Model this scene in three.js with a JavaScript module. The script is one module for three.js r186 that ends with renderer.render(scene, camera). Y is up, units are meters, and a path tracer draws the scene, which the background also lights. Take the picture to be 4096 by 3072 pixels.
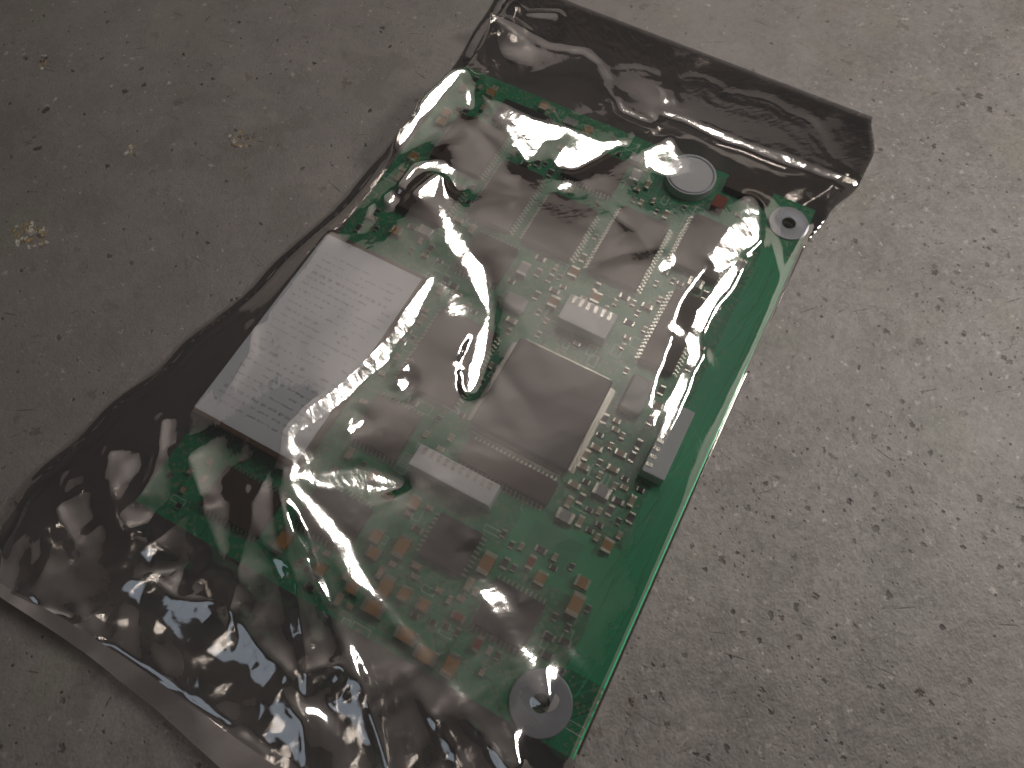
import * as THREE from 'three';
import { RoundedBoxGeometry } from 'three/addons/geometries/RoundedBoxGeometry.js';
import { mergeGeometries } from 'three/addons/utils/BufferGeometryUtils.js';
import { RectAreaLightUniformsLib } from 'three/addons/lights/RectAreaLightUniformsLib.js';

// ---------------------------------------------------------------- camera, lights, exposure
const MM = 0.001;
const EYE = [35.06, 183.96, 70.22];               // millimetres
const LAMP = [8, 500, -305], LAMP_L = 250, LAMP_W = 100;   // strip lamp along z
const scene = new THREE.Scene();
scene.background = new THREE.Color(0.018, 0.017, 0.0175);             // the dim rest of the room
const camera = new THREE.PerspectiveCamera(57.5, 4 / 3, 0.01, 20);
camera.position.set(EYE[0] * MM, EYE[1] * MM, EYE[2] * MM);
camera.up.set(-0.43755, 0.39224, -0.80913);
camera.lookAt(camera.position.x - 0.175304, camera.position.y - 0.919786, camera.position.z - 0.351088);
const renderer = new THREE.WebGLRenderer({ antialias: true });
renderer.setSize(1024, 768);
renderer.toneMapping = THREE.LinearToneMapping;
renderer.toneMappingExposure = 1.0;
renderer.shadowMap.enabled = true;
RectAreaLightUniformsLib.init();

const LAMP_COLOR = new THREE.Color(1, 0.94, 0.87);
const LAMP_POWER = 12;

// ---------------------------------------------------------------- helpers
let seed = 20240607;
function rnd() { seed = (seed + 0x6D2B79F5) | 0; let t = Math.imul(seed ^ (seed >>> 15), 1 | seed); t = (t + Math.imul(t ^ (t >>> 7), 61 | t)) ^ t; return ((t ^ (t >>> 14)) >>> 0) / 4294967296; }
const rr = (a, b) => a + (b - a) * rnd();
const clamp = (x, a, b) => Math.min(b, Math.max(a, x));
const sst = (a, b, x) => { const t = clamp((x - a) / (b - a), 0, 1); return t * t * (3 - 2 * t); };
const lerp = (a, b, t) => a + (b - a) * t;
function hash2(i, j, s) { let h = Math.imul(i, 374761393) ^ Math.imul(j, 668265263) ^ Math.imul(s, 2147483647 ^ 0x9E3779B9); h = Math.imul(h ^ (h >>> 13), 1274126177); h ^= h >>> 16; return (h >>> 0) / 4294967296; }
function vnoise(x, y, s = 0) {
  const i = Math.floor(x), j = Math.floor(y), u = x - i, v = y - j, a = u * u * (3 - 2 * u), b = v * v * (3 - 2 * v);
  const p = hash2(i, j, s), q = hash2(i + 1, j, s), r = hash2(i, j + 1, s), t = hash2(i + 1, j + 1, s);
  return (p + (q - p) * a + (r - p) * b + (p - q - r + t) * a * b) * 2 - 1;
}
const fbm = (x, y, o, s = 0) => { let v = 0, a = 1, n = 0; for (let k = 0; k < o; k++) { v += a * vnoise(x, y, s + k * 17); n += a; a *= 0.55; x = x * 2.03 + 11.3; y = y * 2.03 - 7.1; } return v / n; };
function facets(x, y, s) { // piecewise flat relief: random heights on a triangular lattice, bent a little
  const wx = x + 0.45 * vnoise(x * 0.9, y * 0.9, s + 3), wy = y + 0.45 * vnoise(x * 0.9 + 5, y * 0.9, s + 4);
  const k = (wx + wy) * 0.3660254, u = wx + k, v = wy + k, i = Math.floor(u), j = Math.floor(v), a = u - i, b = v - j;
  const p = hash2(i, j, s), r = hash2(i + 1, j + 1, s);
  return 2 * (a > b ? p * (1 - a) + hash2(i + 1, j, s) * (a - b) + r * b : p * (1 - b) + hash2(i, j + 1, s) * (b - a) + r * a) - 1;
}
function curve(points) { return (x) => { // piecewise linear through [x, y]
  if (x <= points[0][0]) return points[0][1];
  for (let k = 1; k < points.length; k++) if (x <= points[k][0]) { const [a, b] = points[k - 1], [c, d] = points[k]; const t = (x - a) / (c - a); return b + (d - b) * t * t * (3 - 2 * t); }
  return points[points.length - 1][1];
}; }
function distLine(px, pz, pts) { // [distance, share along]
  let best = 1e9, at = 0, run = 0, total = 0; const L = [];
  for (let k = 1; k < pts.length; k++) { L.push(Math.hypot(pts[k][0] - pts[k - 1][0], pts[k][1] - pts[k - 1][1])); total += L[k - 1]; }
  for (let k = 1; k < pts.length; k++) {
    const [ax, az] = pts[k - 1], [bx, bz] = pts[k], l = L[k - 1];
    const t = clamp(((px - ax) * (bx - ax) + (pz - az) * (bz - az)) / (l * l), 0, 1), d = Math.hypot(px - ax - t * (bx - ax), pz - az - t * (bz - az));
    if (d < best) { best = d; at = (run + t * l) / total; }
    run += l;
  }
  return [best, at];
}
function distPoly(px, pz, pts) { // signed, negative inside
  let best = 1e9, inside = false;
  for (let i = 0, j = pts.length - 1; i < pts.length; j = i++) {
    const [ax, az] = pts[i], [bx, bz] = pts[j];
    const l = (bx - ax) ** 2 + (bz - az) ** 2 || 1e-9, t = clamp(((px - ax) * (bx - ax) + (pz - az) * (bz - az)) / l, 0, 1);
    best = Math.min(best, Math.hypot(px - ax - t * (bx - ax), pz - az - t * (bz - az)));
    if ((az > pz) !== (bz > pz) && px < ((bx - ax) * (pz - az)) / (bz - az) + ax) inside = !inside;
  }
  return inside ? -best : best;
}
function mesh(name, geometry, material, parent) { const m = new THREE.Mesh(geometry, material); m.name = name; m.castShadow = m.receiveShadow = true; (parent || scene).add(m); return m; }
function thing(name, label, category, at = [0, 0, 0]) { const g = new THREE.Group(); g.name = name; g.position.set(at[0] * MM, at[1] * MM, at[2] * MM); g.userData = { label, category }; scene.add(g); return g; }
function dataTexture(data, w, h, srgb) { const t = new THREE.DataTexture(data, w, h, THREE.RGBAFormat); t.magFilter = THREE.LinearFilter; t.minFilter = THREE.LinearMipmapLinearFilter; t.generateMipmaps = true; t.wrapS = t.wrapT = THREE.MirroredRepeatWrapping; if (srgb) t.colorSpace = THREE.SRGBColorSpace; t.needsUpdate = true; return t; }
const toS = (c) => 255 * (c <= 0.0031308 ? 12.92 * c : 1.055 * Math.pow(c, 1 / 2.4) - 0.055);

// ---------------------------------------------------------------- floor
{
  const N = 2048, SIZE = 400, X0 = -245, Z0 = -240;                 // one texture spans 400 mm, not repeated in view
  const col = new Float32Array(N * N * 3), hgt = new Float32Array(N * N).fill(0.7);
  const k = SIZE / N;
  for (let j = 0; j < N; j++) for (let i = 0; i < N; i++) {
    const x = X0 + i * k, z = Z0 + j * k;
    const big = fbm(x / 60, z / 60, 3, 1), mid = fbm(x / 11, z / 11, 3, 5), fine = fbm(x / 1.6, z / 1.6, 3, 9), grain = vnoise(x / 0.42, z / 0.42, 77);
    const rough = sst(-60, 60, x + 0.25 * z + 25 * big);             // the trowelled skin is worn off towards +x
    let v = 0.126 * (1 + 0.13 * big + (0.11 + 0.1 * rough) * mid + (0.09 + 0.15 * rough) * fine + (0.05 + 0.11 * rough) * grain);
    const g = fbm(x / 23, z / 23, 3, 31), w = fbm(x / 6, z / 6, 2, 41);
    let r = v * 1.04, gg = v * 0.94, b = v * 0.9;
    const green = sst(0.12, 0.5, g) * 0.05; r *= 1 - green; b *= 1 - green * 1.3;
    const ochre = sst(0.38, 0.7, w * 0.6 + g * 0.4) * 0.10; b *= 1 - ochre; gg *= 1 - ochre * 0.4;
    const q = (j * N + i) * 3; col[q] = r; col[q + 1] = gg; col[q + 2] = b;
    hgt[j * N + i] = 0.7 + 0.05 * mid + 0.09 * fine * (0.4 + rough) + 0.06 * grain;
  }
  const dab = (x, z, rx, rz, turn, tone, strength, dh, s, ragged = 0.5) => { // an irregular fleck
    const ci = (x - X0) / k, cj = (z - Z0) / k, R = Math.max(rx, rz) / k * 1.5 + 1, c = Math.cos(turn), n = Math.sin(turn);
    for (let j = Math.max(0, Math.floor(cj - R)); j <= Math.min(N - 1, cj + R); j++) for (let i = Math.max(0, Math.floor(ci - R)); i <= Math.min(N - 1, ci + R); i++) {
      const dx = (i - ci) * k, dz = (j - cj) * k, u = (dx * c + dz * n) / rx, v = (-dx * n + dz * c) / rz;
      const d = Math.hypot(u, v) + ragged * vnoise(i * k / Math.max(0.35, rx * 0.5), j * k / Math.max(0.35, rx * 0.5), s);
      const m = sst(1, 0.55, d) * strength; if (m <= 0) continue;
      const q = (j * N + i) * 3; for (let e = 0; e < 3; e++) col[q + e] = lerp(col[q + e], tone[e], m);
      hgt[j * N + i] += dh * m;
    }
  };
  const DARK = [0.03, 0.026, 0.023], BROWN = [0.06, 0.045, 0.033], PALE = [0.42, 0.39, 0.35], OCHRE = [0.20, 0.15, 0.065], GREY = [0.095, 0.088, 0.082];
  for (let n = 0; n < 24000; n++) {                                   // pits: many where the skin is worn, few elsewhere
    const x = rr(X0, X0 + SIZE), z = rr(Z0, Z0 + SIZE), dens = 0.10 + 0.9 * sst(-40, 110, x + 0.55 * z) * (0.5 + 0.5 * vnoise(x / 25, z / 25, 3));
    if (rnd() > dens) continue;
    const r = 0.22 + 0.8 * Math.pow(rnd(), 5); dab(x, z, r, r * rr(0.7, 1.3), rr(0, 3), rnd() < 0.75 ? DARK : BROWN, rr(0.55, 1), -0.35, n);
  }
  for (let n = 0; n < 6500; n++) { const x = rr(X0, X0 + SIZE), z = rr(Z0, Z0 + SIZE); if (rnd() < 0.55 && x < 40) continue; const r = 0.3 + 1.6 * Math.pow(rnd(), 2.5); dab(x, z, r, r * rr(0.5, 1.4), rr(0, 3), rnd() < 0.8 ? GREY : BROWN, rr(0.2, 0.6), -0.08, n, 1.1); }
  for (let n = 0; n < 9000; n++) { const x = rr(X0, X0 + SIZE), z = rr(Z0, Z0 + SIZE); if (rnd() < 0.6 && x < 40) continue; const r = 0.2 + 0.55 * Math.pow(rnd(), 3); dab(x, z, r, r * rr(0.6, 1.4), rr(0, 3), PALE, rr(0.08, 0.42), 0.1, n, 1.0); }
  for (let n = 0; n < 900; n++) { const x = rr(X0, X0 + SIZE), z = rr(Z0, Z0 + SIZE); dab(x, z, rr(0.8, 4.5), rr(0.08, 0.18), rr(-0.9, 0.3) + (rnd() < 0.3 ? rr(0, 3) : 0), rnd() < 0.6 ? DARK : GREY, rr(0.4, 0.95), -0.15, n, 0.25); }
  for (let n = 0; n < 70; n++) dab(rr(X0, X0 + SIZE), rr(Z0, Z0 + SIZE), rr(4, 16), rr(3, 9), rr(0, 3), rnd() < 0.7 ? [0.085, 0.075, 0.066] : [0.16, 0.15, 0.13], rr(0.12, 0.4), 0, n + 300, 1.2);   // stains
  const crumbs = (x, z, w, h, count, pale) => { for (let n = 0; n < count; n++) { const a = rr(0, 6.28), d = Math.sqrt(rnd()); const r = rr(0.3, 1.0); dab(x + Math.cos(a) * d * w, z + Math.sin(a) * d * h, r, r * rr(0.6, 1.2), rr(0, 3), rnd() < pale ? PALE : rnd() < 0.6 ? OCHRE : BROWN, rr(0.4, 0.9), rr(-0.3, 0.35), n + 900, 0.8); } };
  crumbs(-156, 27, 6.5, 4, 60, 0.22); crumbs(-176, 34, 3, 5, 22, 0.2); crumbs(-122, -35, 5, 3, 24, 0.2); crumbs(-205, -30, 6, 3, 16, 0.1); crumbs(-196, 12, 4, 3, 14, 0.3); crumbs(-150, -14, 2.5, 2, 9, 0.5); crumbs(-110, 128, 6, 4, 16, 0.05);
  for (const [x, z, r] of [[92, 20, 1.6], [70, 55, 1.3], [88, 58, 1.5], [96, 62, 1.2], [112, 6, 1.5], [86, -6, 1.3], [104, -9, 1.7], [77, 84, 1.6], [118, 33, 1.1], [60, 92, 1.2], [-108, -102, 1.5], [-178, 0, 1.6], [-187, -14, 2], [92, -175, 2.4], [97, -170, 1.8], [88, -168, 1.6]]) dab(x, z, r * 0.8, r * 0.6, rr(0, 3), DARK, 0.85, -0.25, 5, 0.6);
  const px = new Uint8Array(N * N * 4), bp = new Uint8Array(N * N * 4), rg = new Uint8Array(N * N * 4);
  for (let q = 0; q < N * N; q++) {
    for (let e = 0; e < 3; e++) px[q * 4 + e] = clamp(toS(Math.max(0.004, col[q * 3 + e])), 0, 255);
    const h = clamp(hgt[q] * 255, 0, 255); bp[q * 4] = bp[q * 4 + 1] = bp[q * 4 + 2] = h; px[q * 4 + 3] = bp[q * 4 + 3] = 255;
  }
  const map = dataTexture(px, N, N, true), bump = dataTexture(bp, N, N, false);
  const g = new THREE.PlaneGeometry(4.4, 4.4, 1, 1); g.rotateX(-Math.PI / 2); g.translate(-0.3, 0, -0.3);
  const uv = g.attributes.uv, p = g.attributes.position;
  for (let i = 0; i < uv.count; i++) uv.setXY(i, (p.getX(i) / MM - X0) / SIZE, (p.getZ(i) / MM - Z0) / SIZE);
  const floor = mesh('floor', g, new THREE.MeshStandardMaterial({ map, bumpMap: bump, bumpScale: 0.00055, roughness: 0.6 }));
  floor.userData = { kind: 'structure' };
}

// ---------------------------------------------------------------- what the film mirrors: a lit ceiling and the lamp over the bench
{
  const g = new THREE.BoxGeometry(4, 0.06, 4.2); g.translate(-0.3, 2.33, -0.6);
  mesh('ceiling', g, new THREE.MeshStandardMaterial({ color: new THREE.Color(0.70, 0.66, 0.645), roughness: 0.9 })).userData = { kind: 'structure' };
  const up = thing('uplighter', 'bowl lamp shining up at the ceiling', 'lamp', [-1000, 0, -1400]);
  const V = (list) => list.map((v) => new THREE.Vector2(...v)), dark = new THREE.MeshStandardMaterial({ color: 0x3a3834, roughness: 0.6 });
  mesh('base', new THREE.LatheGeometry(V([[0.0005, 0.03], [0.03, 0.03], [0.13, 0.012], [0.14, 0.002], [0.0005, 0.002]]), 32), dark, up);
  mesh('pole', new THREE.LatheGeometry(V([[0.012, 0.02], [0.012, 0.9]]), 16), dark, up);
  mesh('bowl', new THREE.LatheGeometry(V([[0.0005, 0.89], [0.06, 0.9], [0.13, 0.95], [0.16, 1.02], [0.155, 1.02], [0.125, 0.957], [0.06, 0.91], [0.0005, 0.9]]), 40), dark, up);
  const bg = new THREE.SphereGeometry(0.03, 20, 14); bg.translate(0, 0.97, 0);
  mesh('bulb', bg, new THREE.MeshStandardMaterial({ color: 0xffffff, emissive: new THREE.Color(1, 0.9, 0.78), emissiveIntensity: 6 }), up);
  const light = new THREE.PointLight(new THREE.Color(1, 0.93, 0.89), 1.85); light.position.set(-1.0, 0.97, -1.4); light.castShadow = true; scene.add(light);
}
{
  const lamp = thing('strip_lamp', 'long white strip lamp with a grey housing, above the bag', 'lamp', LAMP);
    const hs = new THREE.Shape(); const w = LAMP_W / 2 * MM;
  hs.moveTo(-w - 0.004, -0.004); hs.lineTo(-w - 0.004, 0.012); hs.lineTo(-w * 0.6, 0.04); hs.lineTo(w * 0.6, 0.04); hs.lineTo(w + 0.004, 0.012); hs.lineTo(w + 0.004, -0.004); hs.lineTo(w + 0.001, -0.004); hs.lineTo(w + 0.001, 0.006); hs.lineTo(-w - 0.001, 0.006); hs.lineTo(-w - 0.001, -0.004); hs.closePath();
  const housing = new THREE.ExtrudeGeometry(hs, { depth: LAMP_L * MM, bevelEnabled: false }); housing.translate(0, 0, -LAMP_L / 2 * MM);
  mesh('housing', housing, new THREE.MeshStandardMaterial({ color: 0x8c8c8e, roughness: 0.5 }), lamp);
  const dg = new THREE.PlaneGeometry(LAMP_W * MM, LAMP_L * MM); dg.rotateX(Math.PI / 2);
  mesh('diffuser', dg, new THREE.MeshStandardMaterial({ color: 0xffffff, emissive: LAMP_COLOR, emissiveIntensity: 8 }), lamp);
  const area = new THREE.RectAreaLight(LAMP_COLOR, LAMP_POWER, LAMP_W * MM, LAMP_L * MM);
  area.rotation.set(-Math.PI / 2, 0, 0); const holder = new THREE.Group(); holder.name = 'strip_lamp_light'; holder.position.copy(lamp.position); holder.rotation.copy(lamp.rotation); area.position.y = -0.003; holder.add(area); scene.add(holder);
}
{
  const desk = thing('desk_lamp', 'square white lamp head shining down from beside the bag', 'lamp', [330, 330, -270]);
  const aim = new THREE.Vector3(0.1, 0, -0.04); desk.lookAt(aim);
  const head = new RoundedBoxGeometry(0.14, 0.14, 0.03, 2, 0.006); head.translate(0, 0, -0.017);
  mesh('head', head, new THREE.MeshStandardMaterial({ color: 0x303034, roughness: 0.5 }), desk);
  mesh('diffuser', new THREE.PlaneGeometry(0.12, 0.12), new THREE.MeshStandardMaterial({ color: 0xffffff, emissive: LAMP_COLOR, emissiveIntensity: 4 }), desk);
  const area = new THREE.RectAreaLight(LAMP_COLOR, 37, 0.12, 0.12); area.position.copy(desk.position); area.lookAt(aim); area.position.addScaledVector(aim.clone().sub(area.position).normalize(), 0.003); scene.add(area);
}
{
  const win = thing('window', 'small cool daylit window low beside the bag', 'window', [-500, 900, 1700]);
  win.rotation.y = Math.PI - 0.25;
  const m = new THREE.MeshStandardMaterial({ color: 0x6a665f, roughness: 0.6 });
  for (const [w, h, x, y] of [[1.1, 0.05, 0, 0.425], [1.1, 0.05, 0, -0.425], [0.05, 0.8, -0.525, 0], [0.05, 0.8, 0.525, 0], [0.04, 0.8, 0, 0]]) { const g = new THREE.BoxGeometry(w, h, 0.05); g.translate(x, y, 0); mesh('frame', g, m, win); }
  mesh('pane', new THREE.PlaneGeometry(1.0, 0.8), new THREE.MeshStandardMaterial({ color: 0x000000, emissive: new THREE.Color(0.72, 0.84, 1), emissiveIntensity: 0.1 }), win);
  const area = new THREE.RectAreaLight(new THREE.Color(0.72, 0.84, 1), 0.2, 1, 0.8); area.position.copy(win.position).add(new THREE.Vector3(0, 0, -0.04)); area.lookAt(area.position.clone().add(new THREE.Vector3(Math.sin(win.rotation.y), 0, Math.cos(win.rotation.y)))); scene.add(area);
}

// ---------------------------------------------------------------- the circuit board
const obstacles = [];                                                // [x0, x1, z0, z1, top]
const B = { x0: -70, x1: 57, z0: -97, z1: 77, y0: 1.6, y1: 3.2 };
obstacles.push([B.x0, B.x1, B.z0, B.z1, B.y1 + 0.4]);
const board = thing('circuit_board', 'green printed circuit board packed with chips, inside the silvery bag', 'circuit board');
{
  const M = {
    black: new THREE.MeshStandardMaterial({ color: new THREE.Color(0.035, 0.032, 0.03), roughness: 0.55 }),
    brownIc: new THREE.MeshStandardMaterial({ color: new THREE.Color(0.075, 0.05, 0.036), roughness: 0.6 }),
    white: new THREE.MeshStandardMaterial({ color: new THREE.Color(0.86, 0.86, 0.9), roughness: 0.5 }),
    grey: new THREE.MeshStandardMaterial({ color: new THREE.Color(0.42, 0.41, 0.42), roughness: 0.45 }),
    lead: new THREE.MeshStandardMaterial({ color: new THREE.Color(0.72, 0.68, 0.6), metalness: 1, roughness: 0.32 }),
    steel: new THREE.MeshStandardMaterial({ color: new THREE.Color(0.6, 0.6, 0.66), metalness: 0.5, roughness: 0.45 }),
    tan: new THREE.MeshStandardMaterial({ color: new THREE.Color(0.46, 0.24, 0.07), roughness: 0.5 }),
    beige: new THREE.MeshStandardMaterial({ color: new THREE.Color(0.45, 0.36, 0.25), roughness: 0.6 }),
    red: new THREE.MeshStandardMaterial({ color: new THREE.Color(0.34, 0.06, 0.03), roughness: 0.5 }),
    copper: new THREE.MeshStandardMaterial({ color: new THREE.Color(0.13, 0.075, 0.04), roughness: 0.6 }),
    edge: new THREE.MeshStandardMaterial({ color: new THREE.Color(0.16, 0.2, 0.08), roughness: 0.7 }),
    hole: new THREE.MeshStandardMaterial({ color: new THREE.Color(0.02, 0.02, 0.02), roughness: 0.8 }),
  };
  // substrate with a print of tracks, pads and outlines
  const W = 1016, Hh = 1392, c = document.createElement('canvas'); c.width = W; c.height = Hh; const q = c.getContext('2d'), S = 8;
  const U = (x) => (x - B.x0) * S, V = (z) => (z - B.z0) * S;
  q.fillStyle = '#14905f'; q.fillRect(0, 0, W, Hh);
  for (let n = 0; n < 46; n++) { q.fillStyle = ['#189a67', '#108154', '#15935f'][n % 3]; const w = rr(40, 200), h = rr(40, 180); q.fillRect(rr(-50, W), rr(-50, Hh), w, h); }
  q.lineCap = 'round'; q.lineJoin = 'round';
  for (let n = 0; n < 620; n++) {
    q.strokeStyle = rnd() < 0.75 ? '#2aa374' : '#0c5f3e'; q.lineWidth = rr(1.6, 3.2); let x = rr(0, W), y = rr(0, Hh), d = Math.floor(rr(0, 8)) * Math.PI / 4; q.beginPath(); q.moveTo(x, y);
    for (let s = 0; s < 4; s++) { const l = rr(14, 110); x += Math.cos(d) * l; y += Math.sin(d) * l; q.lineTo(x, y); d += (rnd() < 0.5 ? 1 : -1) * Math.PI / 4; }
    q.stroke();
  }
  for (let n = 0; n < 9000; n++) { const x = rr(0, W), y = rr(0, Hh); q.fillStyle = '#b9b08e'; q.beginPath(); q.arc(x, y, 2.6, 0, 7); q.fill(); q.fillStyle = '#12382a'; q.beginPath(); q.arc(x, y, 1.2, 0, 7); q.fill(); }
  q.strokeStyle = '#dfe6df'; q.lineWidth = 1.6;
  for (let n = 0; n < 120; n++) { const x = rr(0, W), y = rr(0, Hh), w = rr(10, 40), h = rr(10, 34); q.strokeRect(x, y, w, h); }
  q.fillStyle = '#1fae78'; q.fillRect(U(47), V(-76), (57 - 47) * S, (60 + 76) * S);                 // bare ground strip along the long edge
  q.strokeStyle = '#35b384'; q.lineWidth = 9; q.beginPath(); q.moveTo(U(50), V(14)); q.lineTo(U(50), V(50)); q.stroke();
  q.fillStyle = '#1fae78'; q.fillRect(U(20), V(29), 30 * S, 16 * S); q.fillStyle = '#1f9a6b'; q.fillRect(U(24), V(32), 14 * S, 10 * S);
  for (let n = 0; n < 26; n++) { q.strokeStyle = rnd() < 0.5 ? '#189463' : '#27bd85'; q.lineWidth = rr(1.5, 3); const u = U(rr(47.5, 56)), v = V(rr(-76, 50)); q.beginPath(); q.moveTo(u, v); q.lineTo(u, v + rr(30, 160)); q.lineTo(u - rr(8, 30), v + rr(170, 200)); q.stroke(); }
  for (let n = 0; n < 70; n++) { const u = U(rr(47.5, 56.4)), v = V(rr(-80, 62)); q.fillStyle = '#a9b890'; q.beginPath(); q.arc(u, v, 2.4, 0, 7); q.fill(); q.fillStyle = '#0f3a2a'; q.beginPath(); q.arc(u, v, 1.1, 0, 7); q.fill(); }
  const tex = new THREE.CanvasTexture(c); tex.colorSpace = THREE.SRGBColorSpace;
  const sh = new THREE.Shape(); sh.moveTo(B.x0, -B.z0); sh.lineTo(B.x1, -B.z0); sh.lineTo(B.x1, -B.z1); sh.lineTo(B.x0, -B.z1); sh.closePath();
  const HOLES = [[51, -88, 6.3], [45, 70, 7.6]];
  for (const [hx, hz] of HOLES) { const h = new THREE.Path(); h.absarc(hx, -hz, 2.1, 0, Math.PI * 2, true); sh.holes.push(h); }
  const sg = new THREE.ExtrudeGeometry(sh, { depth: 1.6, bevelEnabled: false, curveSegments: 24 }); sg.rotateX(-Math.PI / 2); sg.translate(0, B.y0, 0);
  { const p = sg.attributes.position, uv = sg.attributes.uv; for (let i = 0; i < p.count; i++) uv.setXY(i, (p.getX(i) - B.x0) / 127, 1 - (p.getZ(i) - B.z0) / 174); }
  sg.scale(MM, MM, MM);
  const sub = new THREE.Mesh(sg, [new THREE.MeshPhysicalMaterial({ map: tex, roughness: 0.42, clearcoat: 0.4, clearcoatRoughness: 0.25 }), M.edge]); sub.name = 'substrate'; sub.castShadow = sub.receiveShadow = true; board.add(sub);

  const box = (name, x0, x1, z0, z1, h, m, parent = board, y = B.y1, r = 0.25) => {
    const g = new RoundedBoxGeometry((x1 - x0) * MM, h * MM, (z1 - z0) * MM, 1, Math.min(r, h * 0.4) * MM);
    const o = mesh(name, g, m, parent); o.position.set((x0 + x1) / 2 * MM, (y + h / 2) * MM, (z0 + z1) / 2 * MM);
    if (parent === board) obstacles.push([x0, x1, z0, z1, y + h + 0.3]);
    return o;
  };
  const pinGeometry = (along, count, pitch, long) => { // gull-wing leads of one side, running along x, feet towards +z
    const list = [];
    for (let n = 0; n < count; n++) for (const [w, h, d, y, z] of [[along, 0.16, long * 0.5, 0, long * 0.25], [along, 0.9, 0.16, -0.4, long * 0.5], [along, 0.16, long * 0.5, -0.82, long * 0.72]]) {
      const g = new THREE.BoxGeometry(w * MM, h * MM, d * MM); g.translate((n - (count - 1) / 2) * pitch * MM, y * MM, z * MM); list.push(g);
    }
    return mergeGeometries(list);
  };
  const pinRow = (body, g, dx, dy, dz, turn) => { const o = mesh('pin_row', g, M.lead, body); o.position.set(dx * MM, dy * MM, dz * MM); o.rotation.y = turn; return o; };

  // large square chip with leads on four sides
  {
    const chip = box('square_chip', -3.5, 25.5, -11.5, 17.5, 3.2, M.black, board, B.y1 + 0.4, 0.5);
    chip.userData.label = 'large dark square chip';
    const g = pinGeometry(0.26, 52, 0.52, 1.9);
    for (let s = 0; s < 4; s++) { const a = s * Math.PI / 2; pinRow(chip, g, Math.sin(a) * 14.4, -0.9, Math.cos(a) * 14.4, a).userData.kind = 'stuff'; }
    const dot = new THREE.CylinderGeometry(0.9 * MM, 0.9 * MM, 0.06 * MM, 20); const o = mesh('index_mark', dot, M.brownIc, chip); o.position.set(-11.5 * MM, 1.62 * MM, -11.5 * MM);
  }
  const soic = (x0, x1, z0, z1, h, m, sides) => { // small chip; sides 'x' or 'z'
    const o = box('chip', x0, x1, z0, z1, h, m, board, B.y1 + 0.2);
    const len = sides === 'z' ? x1 - x0 : z1 - z0, count = Math.max(4, Math.floor(len / 1.27)), g = pinGeometry(0.45, count, 1.27, 1.6), half = (sides === 'z' ? z1 - z0 : x1 - x0) / 2;
    for (const s of [0, 1]) { const a = (sides === 'z' ? 0 : Math.PI / 2) + s * Math.PI; const r = pinRow(o, g, Math.sin(a) * half, -h / 2 + 0.8, Math.cos(a) * half, a); r.userData.kind = 'stuff'; }
    return o;
  };
  for (const [x0, x1, z0, z1, h, m, sides] of [
    [-1.5, 25, 21, 28, 2.4, 'brownIc', 'z'], [-60, -42, -76, -56, 2.4, 'brownIc', 'x'], [-38, -24, -66, -42, 2.4, 'brownIc', 'x'], [-19, -3, -62, -42, 2.4, 'brownIc', 'x'], [-32, -18, -38, -24, 2.2, 'brownIc', 'z'],
    [-62, -44, -50, -34, 2.6, 'brownIc', 'x'], [-50, -32, -89, -79, 2, 'black', 'z'], [-20, -2, -84, -70, 2.2, 'brownIc', 'z'], [24, 39, -76, -56, 2.4, 'brownIc', 'x'], [3, 19, -68, -42, 2.4, 'brownIc', 'x'],
    [-28, -10, -10, 16, 2.2, 'brownIc', 'x'], [-30, -14, 50, 62, 2, 'black', 'z'], [2, 14, 42, 54, 2, 'black', 'x'], [22, 36, 50, 62, 2.2, 'black', 'z'], [-54, -36, 58, 70, 2, 'brownIc', 'z'], [29, 39, -48, -22, 2.6, 'brownIc', 'x'], [-30, -16, 22, 36, 2.2, 'brownIc', 'z'],
  ]) soic(x0, x1, z0, z1, h, M[m], sides);
  // module under the printed paper label
  {
    const mod = box('module_case', -70.5, -36.5, -15, 51, 5.2, M.copper, board, B.y1 + 0.1, 0.5);
    mod.userData.label = 'brown flat module under the paper label';
    const cw = 512, ch = 1000, lc = document.createElement('canvas'); lc.width = cw; lc.height = ch; const g = lc.getContext('2d');
    g.fillStyle = '#eef0f6'; g.fillRect(0, 0, cw, ch);
    const inks = ['#4c4c58', '#5e5a68', '#75525c', '#465260'];
    for (let row = 0; row < 24; row++) {                             // rows of print too small and smeared to read
      let u = 40 + rr(0, 20); const v = 90 + row * 36, h = row % 6 === 3 ? 16 : 10;
      while (u < cw - 60) { const w = rr(10, 42); g.globalAlpha = rr(0.35, 0.8); g.fillStyle = inks[Math.floor(rnd() * 4)]; for (let s = 0; s < w; s += 7) { g.fillRect(u + s, v + rr(0, 4), rr(2, 5), h - rr(0, 6)); } u += w + rr(8, 22); if (rnd() < 0.08) u += 70; }
    }
    g.globalAlpha = 1;
    const lt = new THREE.CanvasTexture(lc); lt.colorSpace = THREE.SRGBColorSpace;
    const pg = new THREE.PlaneGeometry(33 * MM, 63 * MM, 12, 20); pg.rotateX(-Math.PI / 2);
    const pp = pg.attributes.position; for (let i = 0; i < pp.count; i++) pp.setY(i, (0.12 + 0.08 * vnoise(pp.getX(i) * 90, pp.getZ(i) * 90, 4)) * MM);
    pg.computeVertexNormals();
    const l = mesh('paper_label', pg, new THREE.MeshStandardMaterial({ map: lt, roughness: 0.75 }), mod); l.position.set(0, 2.62 * MM, 0); l.userData.label = 'pale paper label with rows of small grey print';
  }
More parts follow.
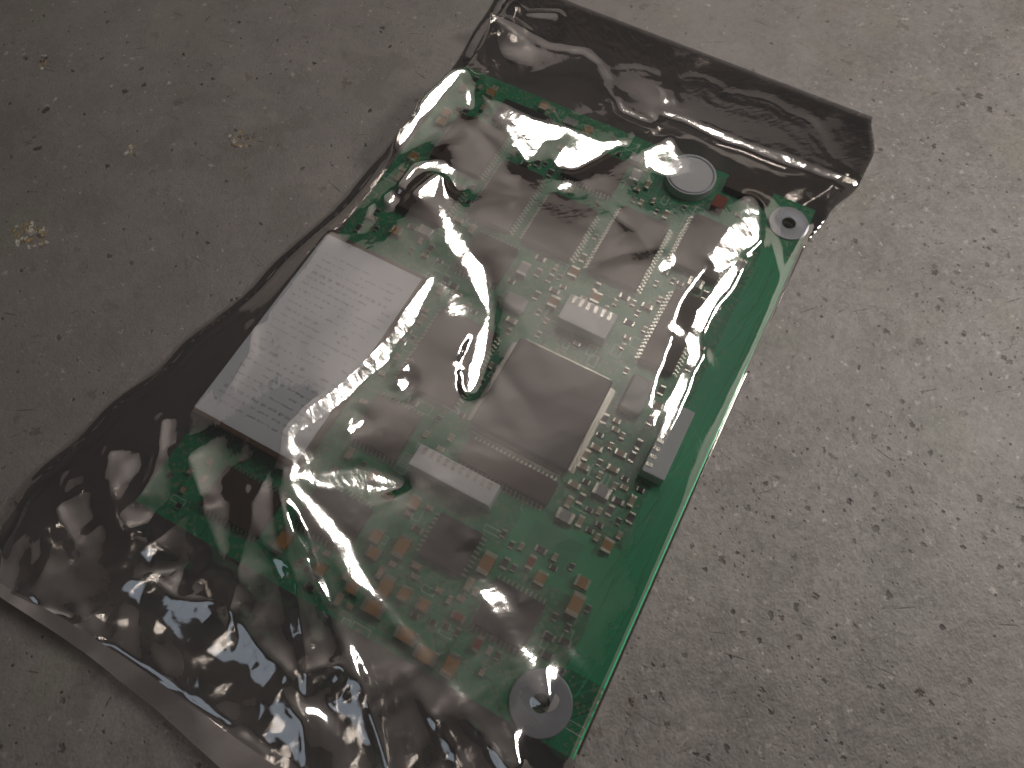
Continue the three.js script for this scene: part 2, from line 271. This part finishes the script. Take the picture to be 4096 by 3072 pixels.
  // white connectors: a shell with open sockets
  const connector = (x0, x1, z0, z1, h, along, slots) => {
    const o = box('connector', x0, x1, z0, z1, h, M.white, board, B.y1, 0.4); o.userData.label = 'white plastic connector';
    const L = along === 'x' ? x1 - x0 : z1 - z0, D = along === 'x' ? z1 - z0 : x1 - x0;
    for (let n = 0; n < slots; n++) {
      const w = L / slots * 0.4, g = new THREE.BoxGeometry((along === 'x' ? w : D * 0.28) * MM, 0.3 * MM, (along === 'x' ? D * 0.28 : w) * MM), s = mesh('contact', g, M.lead, o), t = ((n + 0.5) / slots - 0.5) * L * 0.9;
      s.position.set((along === 'x' ? t : -D * 0.3) * MM, (h / 2 + 0.06) * MM, (along === 'x' ? -D * 0.3 : t) * MM);
    }
    return o;
  };
  connector(3.2, 18.2, -30, -21, 5.6, 'x', 6); connector(-11.5, 12.5, 29.6, 36, 5.6, 'x', 10); connector(42.5, 49, -13, 8.6, 5.2, 'z', 8);
  box('crystal_can', 29.5, 36, -17, -5.5, 3.4, M.grey, board, B.y1, 1); box('crystal_can', -14, -7, -24, -19, 2.6, M.grey, board, B.y1, 1);
  // round parts
  const cell = new THREE.CylinderGeometry(8 * MM, 8 * MM, 3.2 * MM, 48); const co = mesh('round_cell', cell, M.white, board); co.position.set(17.2 * MM, (B.y1 + 1.6) * MM, -88.5 * MM); co.userData.label = 'pale round disc'; obstacles.push([11, 24, -95, -82, B.y1 + 3.5]);
  const rim = new THREE.TorusGeometry(7.2 * MM, 0.35 * MM, 8, 48); rim.rotateX(Math.PI / 2); const ro = mesh('rim', rim, M.steel, co); ro.position.y = 1.6 * MM;
  for (const [hx, hz, r] of HOLES) {
    const g = new THREE.LatheGeometry([[2.2, -0.05], [2.2, 0.5], [r - 0.3, 0.5], [r, 0.3], [r, -0.05]].map(([a, b]) => new THREE.Vector2(a * MM, b * MM)), 40);
    const o = mesh('mounting_ring', g, M.steel, board); o.position.set(hx * MM, B.y1 * MM, hz * MM);
    const sg2 = new THREE.LatheGeometry([[2.2, 0], [3.4, 0], [3.4, 1.1], [2.2, 1.1], [2.2, 0]].map(([a, b]) => new THREE.Vector2(a * MM, b * MM)), 24); const so = mesh('standoff', sg2, M.steel, o); so.position.y = (0.5 - B.y1) * MM;
  }
  // edge socket near the top corner
  box('edge_socket', 28, 43, -96, -90, 2.4, M.brownIc, board, B.y1, 0.3); box('inductor', 38, 43, -80, -74, 3, M.copper); box('inductor', 27, 31, -86, -81, 2.6, M.red);
  // small soldered parts; two end caps each as sub-parts
  const taken = obstacles.slice(1).map(([a, b, e, f]) => [a - 1.6, b + 1.6, e - 1.6, f + 1.6]); for (const [hx, hz, r] of HOLES) taken.push([hx - r, hx + r, hz - r, hz + r]);
  const small = {};
  const smd = (kind, x, z, w, d, h, m, turn) => {
    const key = [w, d, h].join(); small[key] = small[key] || [new RoundedBoxGeometry(w * MM, h * MM, d * MM, 1, 0.12 * MM), new RoundedBoxGeometry(w * 0.22 * MM, (h + 0.08) * MM, (d + 0.08) * MM, 1, 0.1 * MM)];
    const o = mesh(kind, small[key][0], m, board); o.position.set(x * MM, (B.y1 + h / 2 + 0.02) * MM, z * MM); o.rotation.y = turn;
    for (const s of [-1, 1]) { const e = mesh('end_cap', small[key][1], M.lead, o); e.position.x = s * w * 0.42 * MM; }
    obstacles.push([x - w / 2, x + w / 2, z - d / 2, z + d / 2, B.y1 + h + 0.3]);
  };
  const kinds = [['resistor', 3.1, 1.6, 0.6, M.black], ['resistor', 2, 1.25, 0.5, M.black], ['capacitor', 2, 1.25, 0.9, M.beige], ['capacitor', 3.2, 1.6, 1.2, M.beige], ['tantalum_capacitor', 5.6, 3.2, 2.4, M.tan], ['tantalum_capacitor', 3.5, 2.8, 1.8, M.tan], ['diode', 3.6, 1.8, 1.4, M.red], ['ferrite', 4.4, 3, 2.2, M.grey]];
  let placed = 0;
  const put = (x0, x1, z0, z1, count, pick) => { for (let n = 0, tries = 0; n < count && tries < count * 30; tries++) {
    const [kind, w, d, h, m] = kinds[pick[Math.floor(rnd() * pick.length)]], turn = rnd() < 0.5 ? 0 : Math.PI / 2, x = Math.round(rr(x0, x1) / 0.8) * 0.8, z = Math.round(rr(z0, z1) / 0.8) * 0.8, a = turn ? d : w, b = turn ? w : d;
    if (x - a / 2 < B.x0 + 1 || x + a / 2 > B.x1 - 1 || z - b / 2 < B.z0 + 1 || z + b / 2 > B.z1 - 1) continue;
    if (taken.some(([p, r, s, t]) => x + a / 2 > p && x - a / 2 < r && z + b / 2 > s && z - b / 2 < t)) continue;
    taken.push([x - a / 2 - 0.7, x + a / 2 + 0.7, z - b / 2 - 0.7, z + b / 2 + 0.7]); smd(kind, x, z, w, d, h, m, turn); n++; placed++;
  } };
  put(28, 46, 10, 30, 34, [0, 1, 2, 3, 5, 7]); put(14, 46, 38, 66, 30, [0, 1, 2, 4, 5, 6]); put(-30, 18, 40, 74, 34, [0, 1, 2, 3, 4, 4, 5]); put(26, 44, -52, 8, 26, [0, 1, 2, 3, 5]); put(-34, -6, -20, 28, 26, [0, 1, 2, 3]); put(-10, 24, -46, -14, 18, [0, 1, 2]); put(-66, 44, -94, -22, 80, [0, 1, 2, 3, 5, 7]); put(-68, 30, 54, 74, 14, [0, 1, 2, 4]);
}

// ---------------------------------------------------------------- the shielding bag
const bag = thing('antistatic_bag', 'crumpled silvery see-through antistatic bag lying on the concrete floor', 'bag');
{
  const xL = curve([[-146, -76], [-122, -74], [-97, -71.5], [-60, -73], [-35, -74], [6, -80], [38, -87], [64, -93], [88, -97], [98, -95], [108, -84]]);
  const xR = curve([[-146, 62], [-130, 67], [-117, 66.5], [-100, 61.5], [-84, 58.6], [-20, 57.9], [76, 58], [90, 61], [108, 67]]);
  const X0 = -104, Z0 = -150, D = 0.6, NX = 296, NZ = 432;           // solver grid
  const at = (i, j) => j * NX + i, X = (i) => X0 + i * D, Z = (j) => Z0 + j * D;
  const ob = new Float32Array(NX * NZ).fill(0.9), fix = new Uint8Array(NX * NZ), h = new Float32Array(NX * NZ);
  const T = -146, E = 108.4;
  // the film's crests, millimetres on the floor plan: [points, width, height, amount, crinkle]
  const crest = [
    [[[-68.5, -52], [-68.3, -62], [-67.8, -74], [-66.5, -84], [-64.5, -87.5]], 4.2, 8.5, 1, 0.02],
    [[[-64.5, -87.5], [-60.5, -82], [-56.5, -76]], 2.4, 8.5, 1, 0.02],
    [[[-57.8, -37.4], [-57.1, -44.7], [-53, -48.4], [-47.8, -49.1], [-42.8, -46.3]], 2.2, 9, 1, 0.05],
    [[[-43.6, -35.4], [-36.2, -29.2], [-30.1, -26.3], [-21.9, -20.7], [-16.2, -14.9], [-14.5, -12.9]], 4.6, 10.4, 1, 0.03],
    [[[-14.5, -12.9], [-12.4, -5.5], [-9.6, 4], [-7.6, 9.3]], 3.4, 10, 1, 0.02],
    [[[-32, -12.8], [-26, -11.4], [-16.7, -12.3]], 2.2, 10, 1, 0.02],
    [[[-33.8, -13], [-33.4, -6.2], [-33.1, 2.9], [-33.6, 14.3], [-35.4, 23.3], [-37.2, 32.1], [-39.5, 39.9], [-40.6, 44], [-38.5, 47.8]], 4.8, 10.5, 1, 0.02],
    [[[-32.6, 54.5], [-24.7, 49.5], [-19.9, 44], [-11.2, 41.8]], 3.4, 9.6, 1, 0.04],
    [[[-34, 53.5], [-31.7, 54.8], [-28.1, 56.1], [-21.2, 58.7], [-13.8, 60.8], [-8, 65.2], [2.6, 68.3]], 4.0, [12.5, 7.5], 1, 0.01],
    [[[2.6, 68.3], [13.9, 72.2], [25, 75.7], [34.9, 79.1], [44.9, 83.3]], 2.0, [7.5, 5.4], 0.9, 0.06],
    [[[14.3, 48.9], [20.1, 52.6]], 1.6, 8.6, 0.7, 0.08],
    [[[20.1, 52.6], [24.5, 54.7], [29, 57.2]], 5.2, 9, 1, 0.07],
    [[[29, 57.2], [36, 61.6], [40.5, 65], [45, 68.7]], 1.8, 8.4, 1, 0.02],
    [[[42.9, -59.4], [42.4, -51.8], [40.7, -43.8], [39.4, -38.5], [40.4, -34.9], [40.1, -30.9], [42.7, -25.7], [43, -17.2], [43.2, -7.9], [43.7, 1.8]], 3.0, 13, 0.95, 0.06],
    [[[9.8, -32.9], [18.4, -31.7], [26.8, -30.4], [32.9, -29.8], [37.2, -31]], 1.4, 9.2, 0.3, 0.02],
    [[[-68.6, -115.8], [-57.2, -116], [-47.8, -116], [-35, -121.3], [-27.8, -119.3], [-21.5, -112], [-13.8, -105.7], [-4.4, -106.2]], 3.2, 3.6, 0.8, 0.1],
    [[[-1.7, -111.6], [6, -113.2], [18.8, -112.9], [37.4, -113.9], [55.6, -115], [65.2, -115.4]], 3.4, 3.4, 0.95, 0.05],
    [[[-5.4, 95.3], [-1.7, 96.3], [1.9, 95.1], [5.5, 96.6]], 3.2, 6.5, 1, 0.06],
    [[[-3.9, -121.5], [0.2, -116.1], [3.1, -112.6]], 2.2, 3.4, 1, 0.12],
  ];
  const patch = [ // polygons that face the lamp: [points, crinkle]
    [[[-59.2, -83.6], [-49.8, -79.5], [-37.3, -71.7], [-29.8, -66.8], [-29.1, -68.5], [-29.1, -76.5], [-23.3, -81.9], [-23.2, -72.5], [-20.5, -70.4], [-16.1, -72.8], [-12.3, -79.9], [-8.3, -88], [-5.6, -89.4], [-6.1, -93], [-13.3, -86.8], [-24.2, -85.9], [-36.4, -81.6], [-49.3, -80.6]], 0.03],
    [[[0.9, -87.1], [4.9, -93], [6.2, -96.6], [10.3, -90.9], [14.3, -85.2], [12, -81.8], [5.8, -81.2], [2.9, -83.9]], 0.05],
    [[[-51.9, -35.2], [-49.7, -44.6], [-48.1, -44.8], [-45, -35.7], [-48.8, -35.6]], 0.06],
    [[[-39, 45.5], [-31.6, 45.4], [-31.4, 47.5], [-33.3, 50.8], [-33.2, 53.7], [-37.1, 49.8]], 0.05],
    [[[35.5, -82], [38, -82.7], [41.3, -78.3], [45.1, -68.2], [43.3, -64], [40.8, -59.4], [37.8, -54.1], [35.2, -55.3], [34.1, -61.1], [34.8, -68.1], [37.5, -74.5]], 0.04],
  ];
  const spot = [[-14.9, -63.2, 2.2, 2.4, 0.1], [-58.7, -32.3, 2.4, 1.6, 0.08], [-63, -27.8, 1.2, 0.9, 0.06], [-24.9, 16.1, 2.6, 4.2, 0.16], [-28.3, 33.4, 2.2, 4.4, 0.18], [23.7, -49.6, 2.6, 2.6, 0.13]];
  // plain folds of the slack film: [points, height, half width]
  const fold = [
    [[[-59.5, 95.3], [-50.2, 89.6], [-42.3, 90.4], [-33.2, 86.8], [-26.6, 86.2], [-19.5, 89.6], [-11.5, 91.2], [-3.6, 93.1]], 2.6, 4],
    [[[-7.4, 91.1], [0.1, 84.5], [3.8, 85.8], [4.1, 90.5], [1.2, 94.5]], 2.2, 2.6], [[[-86, 66], [-78, 76], [-62, 84], [-48, 82]], 2.6, 5], [[[-66, 58], [-52, 68], [-38, 78], [-22, 80]], 2.8, 5],
    [[[-34, 58], [-14, 72], [8, 86], [30, 104]], 2.6, 3], [[[-40, 56], [-34, 72], [-24, 96]], 2.2, 3], [[[-36, 56], [-24, 68], [-6, 88], [4, 106]], 2.2, 2.6], [[[-48, 58], [-30, 70], [-14, 74]], 1.8, 3], [[[-78, 54], [-70, 64], [-64, 78]], 2, 3.4], [[[12, 78], [30, 86], [46, 96], [56, 104]], 2, 3.5],
    [[[-90, 78], [-84, 88], [-70, 94]], 1.8, 3.6], [[[-74, -134], [-62, -128], [-50, -136]], 2.4, 5], [[[52, -100], [58, -110], [62, -120]], 1.2, 3],
    [[[-20, -100], [-16, -112]], 1.6, 2.6], [[[-72, 20], [-66, 30], [-64, 44]], 0.8, 2], [[[-30, -62], [-24, -46], [-20, -30]], 0.9, 3], [[[16, -76], [20, -60], [22, -40]], 0.9, 4], [[[-4, 24], [10, 40], [16, 56]], 1, 3.4], [[[-8, 46], [6, 56], [22, 72]], 1, 3],
  ];
  for (const [a, b, c, d, top] of obstacles) for (let j = Math.ceil((c - Z0) / D); j <= (d - Z0) / D; j++) for (let i = Math.ceil((a - X0) / D); i <= (b - X0) / D; i++) if (i > 0 && j > 0 && i < NX && j < NZ) ob[at(i, j)] = Math.max(ob[at(i, j)], top);
  const wire = new Float32Array(ob);
  const each = (pts, pad, f) => { let a = 1e9, b = -1e9, c = 1e9, d = -1e9; for (const [x, z] of pts) { a = Math.min(a, x); b = Math.max(b, x); c = Math.min(c, z); d = Math.max(d, z); }
    for (let j = Math.max(0, Math.floor((c - pad - Z0) / D)); j <= Math.min(NZ - 1, (d + pad - Z0) / D); j++) for (let i = Math.max(0, Math.floor((a - pad - X0) / D)); i <= Math.min(NX - 1, (b + pad - X0) / D); i++) f(i, j, X(i), Z(j)); };
  for (const [pts, , top] of crest) each(pts, 1, (i, j, x, z) => { const [d, s] = distLine(x, z, pts); if (d < 0.5) wire[at(i, j)] = Math.max(wire[at(i, j)], top.length ? lerp(top[0], top[1], s) : top); });
  for (const [pts] of patch) each(pts, 1, (i, j, x, z) => { if (distPoly(x, z, pts) < 0) wire[at(i, j)] = Math.max(wire[at(i, j)], pts[0][0] > 30 ? 12.5 : 8.2); });
  const lip = (x) => 5.2 + 1.2 * Math.sin(x / 17) + 1.6 * sst(-40, 20, x);
  const edgeH = (x, z) => { const u = sst(80, E, z); return lerp(0.9, lip(x), u) + 1.9 * sst(-60, -70, x) * sst(-104, -90, z) * sst(94, 84, z) + 2.2 * sst(-128, -146, z) * sst(-50, -74, x); };
  for (let j = 0; j < NZ; j++) for (let i = 0; i < NX; i++) {
    const x = X(i), z = Z(j), k = at(i, j);
    h[k] = Math.max(3, wire[k]);
    if (z <= T + D || z >= E - D || x <= xL(z) + 0.6 || x >= xR(z) - 0.6) { fix[k] = 1; h[k] = edgeH(x, z); }
  }
  // 1. taut film over everything inside, a little air under it
  const PRESS = 0.00018 * D * D * 4;
  for (let it = 0; it < 900; it++) for (let p = 0; p < 2; p++) for (let j = 1; j < NZ - 1; j++) for (let i = 1 + ((j + p) & 1); i < NX - 1; i += 2) {
    const k = j * NX + i; if (fix[k]) continue;
    const v = (h[k - 1] + h[k + 1] + h[k - NX] + h[k + NX]) / 4 + PRESS; h[k] = Math.max(wire[k], h[k] + 1.9 * (v - h[k]));
  }
  const soften = (a, n) => { const t = new Float32Array(a); for (let it = 0; it < n; it++) { for (let j = 1; j < NZ - 1; j++) for (let i = 1; i < NX - 1; i++) { const k = j * NX + i; t[k] = fix[k] ? a[k] : 0.5 * a[k] + 0.125 * (a[k - 1] + a[k + 1] + a[k - NX] + a[k + NX]); } a.set(t); } };
  soften(h, 6);
  for (const [pts, A, w] of fold) each(pts, w * 3.5, (i, j, x, z) => { const k = at(i, j); if (fix[k]) return; const [d, s] = distLine(x, z, pts); h[k] += A * Math.exp(-Math.pow(d / w, 1.05)) * sst(0, 0.18, s + 0.04) * sst(0, 0.18, 1.04 - s) * sst(0, 5, Math.min(x - xL(z), xR(z) - x)); });
  for (let j = 0; j < NZ; j++) for (let i = 0; i < NX; i++) { // crumple: broad facets and long drawn-out creases
    const k = at(i, j), x = X(i), z = Z(j); if (fix[k]) continue; const e = sst(0, 8, Math.min(x - xL(z), xR(z) - x)), slack = 0.5 + 0.7 * sst(54, 76, z) - 0.3 * sst(-98, -108, z) - 0.33 * sst(-33, -40, x) * sst(-20, -10, z) * sst(54, 46, z);
    const f = facets((x * 0.82 + z * 0.57) / 13, (z * 0.82 - x * 0.57) / 34, 7), g2 = facets((x * 0.5 - z * 0.86) / 9, (z * 0.5 + x * 0.86) / 24, 19), g3 = facets(x / 6, z / 7, 29);
    h[k] += e * slack * (1.15 * f + 0.65 * g2 + (0.16 + 0.34 * sst(60, 80, z)) * g3);
  }
  soften(h, 1);
  // 2. tilt of the film: where it mirrors the lamp and where it does not
  const gx = new Float32Array(NX * NZ), gz = new Float32Array(NX * NZ), wt = new Float32Array(NX * NZ), mask = new Float32Array(NX * NZ), cr = new Float32Array(NX * NZ);
  const add = (k, m, c) => { if (m > mask[k]) { mask[k] = m; cr[k] = c; } };
  for (const [pts, w, , amount, c] of crest) each(pts, w, (i, j, x, z) => { const [d, s] = distLine(x, z, pts); const hw = w * 0.5 * (0.85 + 0.35 * vnoise(x / 7, z / 7, 21)) * (0.3 + 0.7 * Math.sqrt(Math.sin(Math.PI * clamp(s, 0.02, 0.98)))) + 0.15; add(at(i, j), amount * sst(hw + 0.9, hw - 0.5, d), c); });
  for (const [pts, c] of patch) each(pts, 2, (i, j, x, z) => add(at(i, j), sst(0.8, -0.6, distPoly(x, z, pts)), c));
  for (const [x0, z0, rx, rz, c] of spot) each([[x0, z0]], 6, (i, j, x, z) => add(at(i, j), sst(1.3, 0.5, Math.hypot((x - x0) / rx, (z - z0) / rz)), c));
  const tiltTo = (x, y, z, a, b) => { // slope that mirrors the nearest point of the strip lamp
    let best = 1e9, ba = 0, bb = 0; const vx = EYE[0] - x, vy = EYE[1] - y, vz = EYE[2] - z, nv = Math.hypot(vx, vy, vz);
    for (let s = -8; s <= 8; s++) { const lx = LAMP[0] - x, ly = LAMP[1] - y, lz = LAMP[2] + s / 18 * LAMP_L - z, nl = Math.hypot(lx, ly, lz), ny = vy / nv + ly / nl, pa = -(vx / nv + lx / nl) / ny, pb = -(vz / nv + lz / nl) / ny, d = (pa - a) ** 2 + (pb - b) ** 2; if (d < best) { best = d; ba = pa; bb = pb; } }
    return [ba, bb];
  };
  for (let j = 1; j < NZ - 1; j++) for (let i = 1; i < NX - 1; i++) {
    const k = at(i, j), x = X(i), z = Z(j), y = h[k];
    let a = (h[k + 1] - h[k - 1]) / (2 * D), b = (h[k + NX] - h[k - NX]) / (2 * D);
    const [ha, hb] = tiltTo(x, y, z, a, b);
    const m = mask[k], da = a - ha, db = b - hb, len = Math.hypot(da, db) || 1e-3, far = Math.sqrt(len * len + 0.12 * 0.12) / len;
    const inner = sst(-12, 14, x) * sst(-100, -68, z) * sst(36, 4, z), side = x < 41.5 ? 1 : -1, one = side * (0.12 + 0.5 * (side * da + Math.sqrt(da * da + 0.12 * 0.12)));  // over the board the film leans one way
    a = ha + lerp(lerp(da * far, one, inner), 0, m); b = hb + db * lerp(lerp(far, 1, inner), 0, m);
    const c = m * cr[k]; a += c * vnoise(x / 1.5, z / 2.6, 51); b += c * vnoise(x / 2.6, z / 1.5, 52);
    gx[k] = a; gz[k] = b; wt[k] = 1 + 900 * m + 24 * inner * (1 - m);
  }
  const h0 = new Float32Array(h); { let a = -1; for (let k = 0; k < h.length; k++) a = Math.max(a, h[k]); console.log('draped', a.toFixed(2)); }
  const relax = (rounds) => { for (let it = 0; it < rounds; it++) for (let p = 0; p < 2; p++) for (let j = 1; j < NZ - 1; j++) for (let i = 1 + ((j + p) & 1); i < NX - 1; i += 2) {
    const k = j * NX + i; if (fix[k]) continue;
    const we = wt[k] + wt[k + 1], ww = wt[k] + wt[k - 1], wn = wt[k] + wt[k - NX], ws = wt[k] + wt[k + NX];
    const v = we * (h[k + 1] - D * (gx[k] + gx[k + 1]) / 2) + ww * (h[k - 1] + D * (gx[k] + gx[k - 1]) / 2) + ws * (h[k + NX] - D * (gz[k] + gz[k + NX]) / 2) + wn * (h[k - NX] + D * (gz[k] + gz[k - NX]) / 2);
    const keep = 0.010, n = (v + keep * h0[k]) / (we + ww + wn + ws + keep);
    h[k] = Math.max(ob[k], h[k] + 1.9 * (n - h[k]));
  } };
  relax(2000);
  for (let round = 0; round < 3; round++) {                            // slack film between the creases keeps clear of the lamp's mirror angle
    let oa = new Float32Array(NX * NZ), ob2 = new Float32Array(NX * NZ), ow = new Float32Array(NX * NZ); const ta = new Float32Array(NX * NZ), tb = new Float32Array(NX * NZ);
    for (let j = 2; j < NZ - 2; j++) for (let i = 2; i < NX - 2; i++) { const k = at(i, j); if (fix[k]) continue; const a = (h[k + 1] - h[k - 1]) / (2 * D), b = (h[k + NX] - h[k - NX]) / (2 * D), t = tiltTo(X(i), h[k], Z(j), a, b); ta[k] = t[0]; tb[k] = t[1]; const w = Math.max(0, 1 - 3 * mask[k]); oa[k] = w * (a - t[0]); ob2[k] = w * (b - t[1]); ow[k] = w; }
    const near = new Float32Array(NX * NZ); for (let k = 0; k < near.length; k++) near[k] = ow[k] > 0 ? Math.hypot(oa[k], ob2[k]) / ow[k] : 9;
    const blur = (f) => { const t = new Float32Array(f.length), R = 11; for (let p = 0; p < 2; p++) { for (let j = 0; j < NZ; j++) { let s = 0; for (let i = -R; i < NX; i++) { if (i + R < NX) s += f[at(i + R, j)]; if (i - R - 1 >= 0) s -= f[at(i - R - 1, j)]; if (i >= 0) t[at(i, j)] = s; } } for (let i = 0; i < NX; i++) { let s = 0; for (let j = -R; j < NZ; j++) { if (j + R < NZ) s += t[at(i, j + R)]; if (j - R - 1 >= 0) s -= t[at(i, j - R - 1)]; if (j >= 0) f[at(i, j)] = s / (2 * R + 1) ** 2; } } } return f; };
    oa = blur(oa); ob2 = blur(ob2);
    let count = 0;
    for (let j = 2; j < NZ - 2; j++) for (let i = 2; i < NX - 2; i++) { const k = at(i, j), m = mask[k]; if (fix[k] || m > 0.05 || near[k] > 0.13) continue; const l = Math.hypot(oa[k], ob2[k]) || 1e-4; gx[k] = ta[k] + oa[k] / l * 0.17; gz[k] = tb[k] + ob2[k] / l * 0.17; wt[k] = Math.max(wt[k], 60); count++; }
    console.log('cleared', count); relax(900);
  }
  soften(h, 1);
  { let n = 0, good = 0, e2 = 0; for (let j = 1; j < NZ - 1; j++) for (let i = 1; i < NX - 1; i++) { const k = at(i, j); if (mask[k] < 0.9 || fix[k]) continue; const ga = (h[k + 1] - h[k - 1]) / (2 * D), gb = (h[k + NX] - h[k - NX]) / (2 * D), q = tiltTo(X(i), h[k], Z(j), ga, gb), e = Math.hypot(ga - q[0], gb - q[1]); n++; e2 += e; if (e < 0.06) good++; } console.log('facing the lamp', n, (good / n).toFixed(2), (e2 / n).toFixed(3)); }
  let lo = 1e9, hi = -1e9; for (let k = 0; k < h.length; k++) if (!fix[k]) { lo = Math.min(lo, h[k]); hi = Math.max(hi, h[k]); } console.log('film height', lo.toFixed(2), hi.toFixed(2));
  const sample = (x, z) => { const u = clamp((x - X0) / D, 0, NX - 1.001), v = clamp((z - Z0) / D, 0, NZ - 1.001), i = Math.floor(u), j = Math.floor(v), a = u - i, b = v - j, k = at(i, j); return (h[k] * (1 - a) + h[k + 1] * a) * (1 - b) + (h[k + NX] * (1 - a) + h[k + NX + 1] * a) * b; };
  const BN = 1024, bd = new Uint8Array(BN * BN * 4);                  // fine crinkles and scuffs of the film, 80 mm a side
  for (let j = 0; j < BN; j++) for (let i = 0; i < BN; i++) { const x = i / BN * 80, z = j / BN * 80; const v = 0.5 + 0.2 * facets(x / 3.1, z / 3.7, 61) + 0.13 * facets((x + z) / 1.7, (z - x) / 4.2, 67) + 0.06 * fbm(x / 0.9, z / 0.9, 2, 71); bd.fill(clamp(v * 255, 0, 255), (j * BN + i) * 4, (j * BN + i) * 4 + 3); bd[(j * BN + i) * 4 + 3] = 255; }
  const film = new THREE.MeshPhysicalMaterial({ bumpMap: dataTexture(bd, BN, BN, false), bumpScale: 0.00006, color: new THREE.Color(0.93, 0.9, 0.875), metalness: 1, transmission: 0.6, thickness: 0, transparent: true, opacity: 0.62, roughness: 0.08, side: THREE.DoubleSide });
  const sheet = (nu, nv, f) => { const pos = new Float32Array((nu + 1) * (nv + 1) * 3), uv = new Float32Array((nu + 1) * (nv + 1) * 2), idx = [];
    for (let j = 0; j <= nv; j++) for (let i = 0; i <= nu; i++) { const q = j * (nu + 1) + i, p = f(i / nu, j / nv); pos.set([p[0] * MM, p[1] * MM, p[2] * MM], q * 3); uv.set([p[0] / 80, p[2] / 80], q * 2); if (i < nu && j < nv) idx.push(q, q + nu + 1, q + 1, q + 1, q + nu + 1, q + nu + 2); }
    const g = new THREE.BufferGeometry(); g.setAttribute('position', new THREE.BufferAttribute(pos, 3)); g.setAttribute('uv', new THREE.BufferAttribute(uv, 2)); g.setIndex(idx); g.computeVertexNormals(); return g; };
  mesh('front_film', sheet(300, 440, (u, v) => { const z = lerp(T, E, v) - 0.8 * sst(0.93, 1, v) * Math.sin(u * 9), x = lerp(xL(z), xR(z), u); return [x, sample(x, z), z]; }), film, bag);
  const xLb = curve([[-146, -76], [-122, -74], [-97, -71.5], [-60, -73], [-35, -74], [6, -80], [38, -87], [64, -93], [88, -97], [100, -93], [117, -80]]);
  mesh('back_film', sheet(90, 160, (u, v) => { const zz = lerp(T, 111 + 7 * sst(0.1, 0.7, u), v), x = lerp(xLb(zz), xR(Math.min(zz, 108)), u), y = 0.45 + 4.2 * Math.pow(sst(84, 122, zz), 1.2) * (1 + 0.25 * Math.sin(x / 15)) + (0.9 * facets(x / 26, zz / 16, 33) + 0.3 * facets(x / 9, zz / 12, 35)) * sst(90, 106, zz) + 0.12 * vnoise(x / 9, zz / 9, 2) * sst(78, 86, zz); return [x, y, zz + 0.35]; }), film, bag);
  // heat-sealed borders
  mesh('side_seam', sheet(6, 220, (u, v) => { const z = lerp(T, 92, v), x = xL(z) - 4.2 * (1 - u) + 0.3; return [x, lerp(0.55, edgeH(x, z), u) + 0.35 * (1 + vnoise(z / 9, 1, 6)) * (1 - u) * sst(0, 0.3, u), z]; }), film, bag);
}

renderer.render(scene, camera);
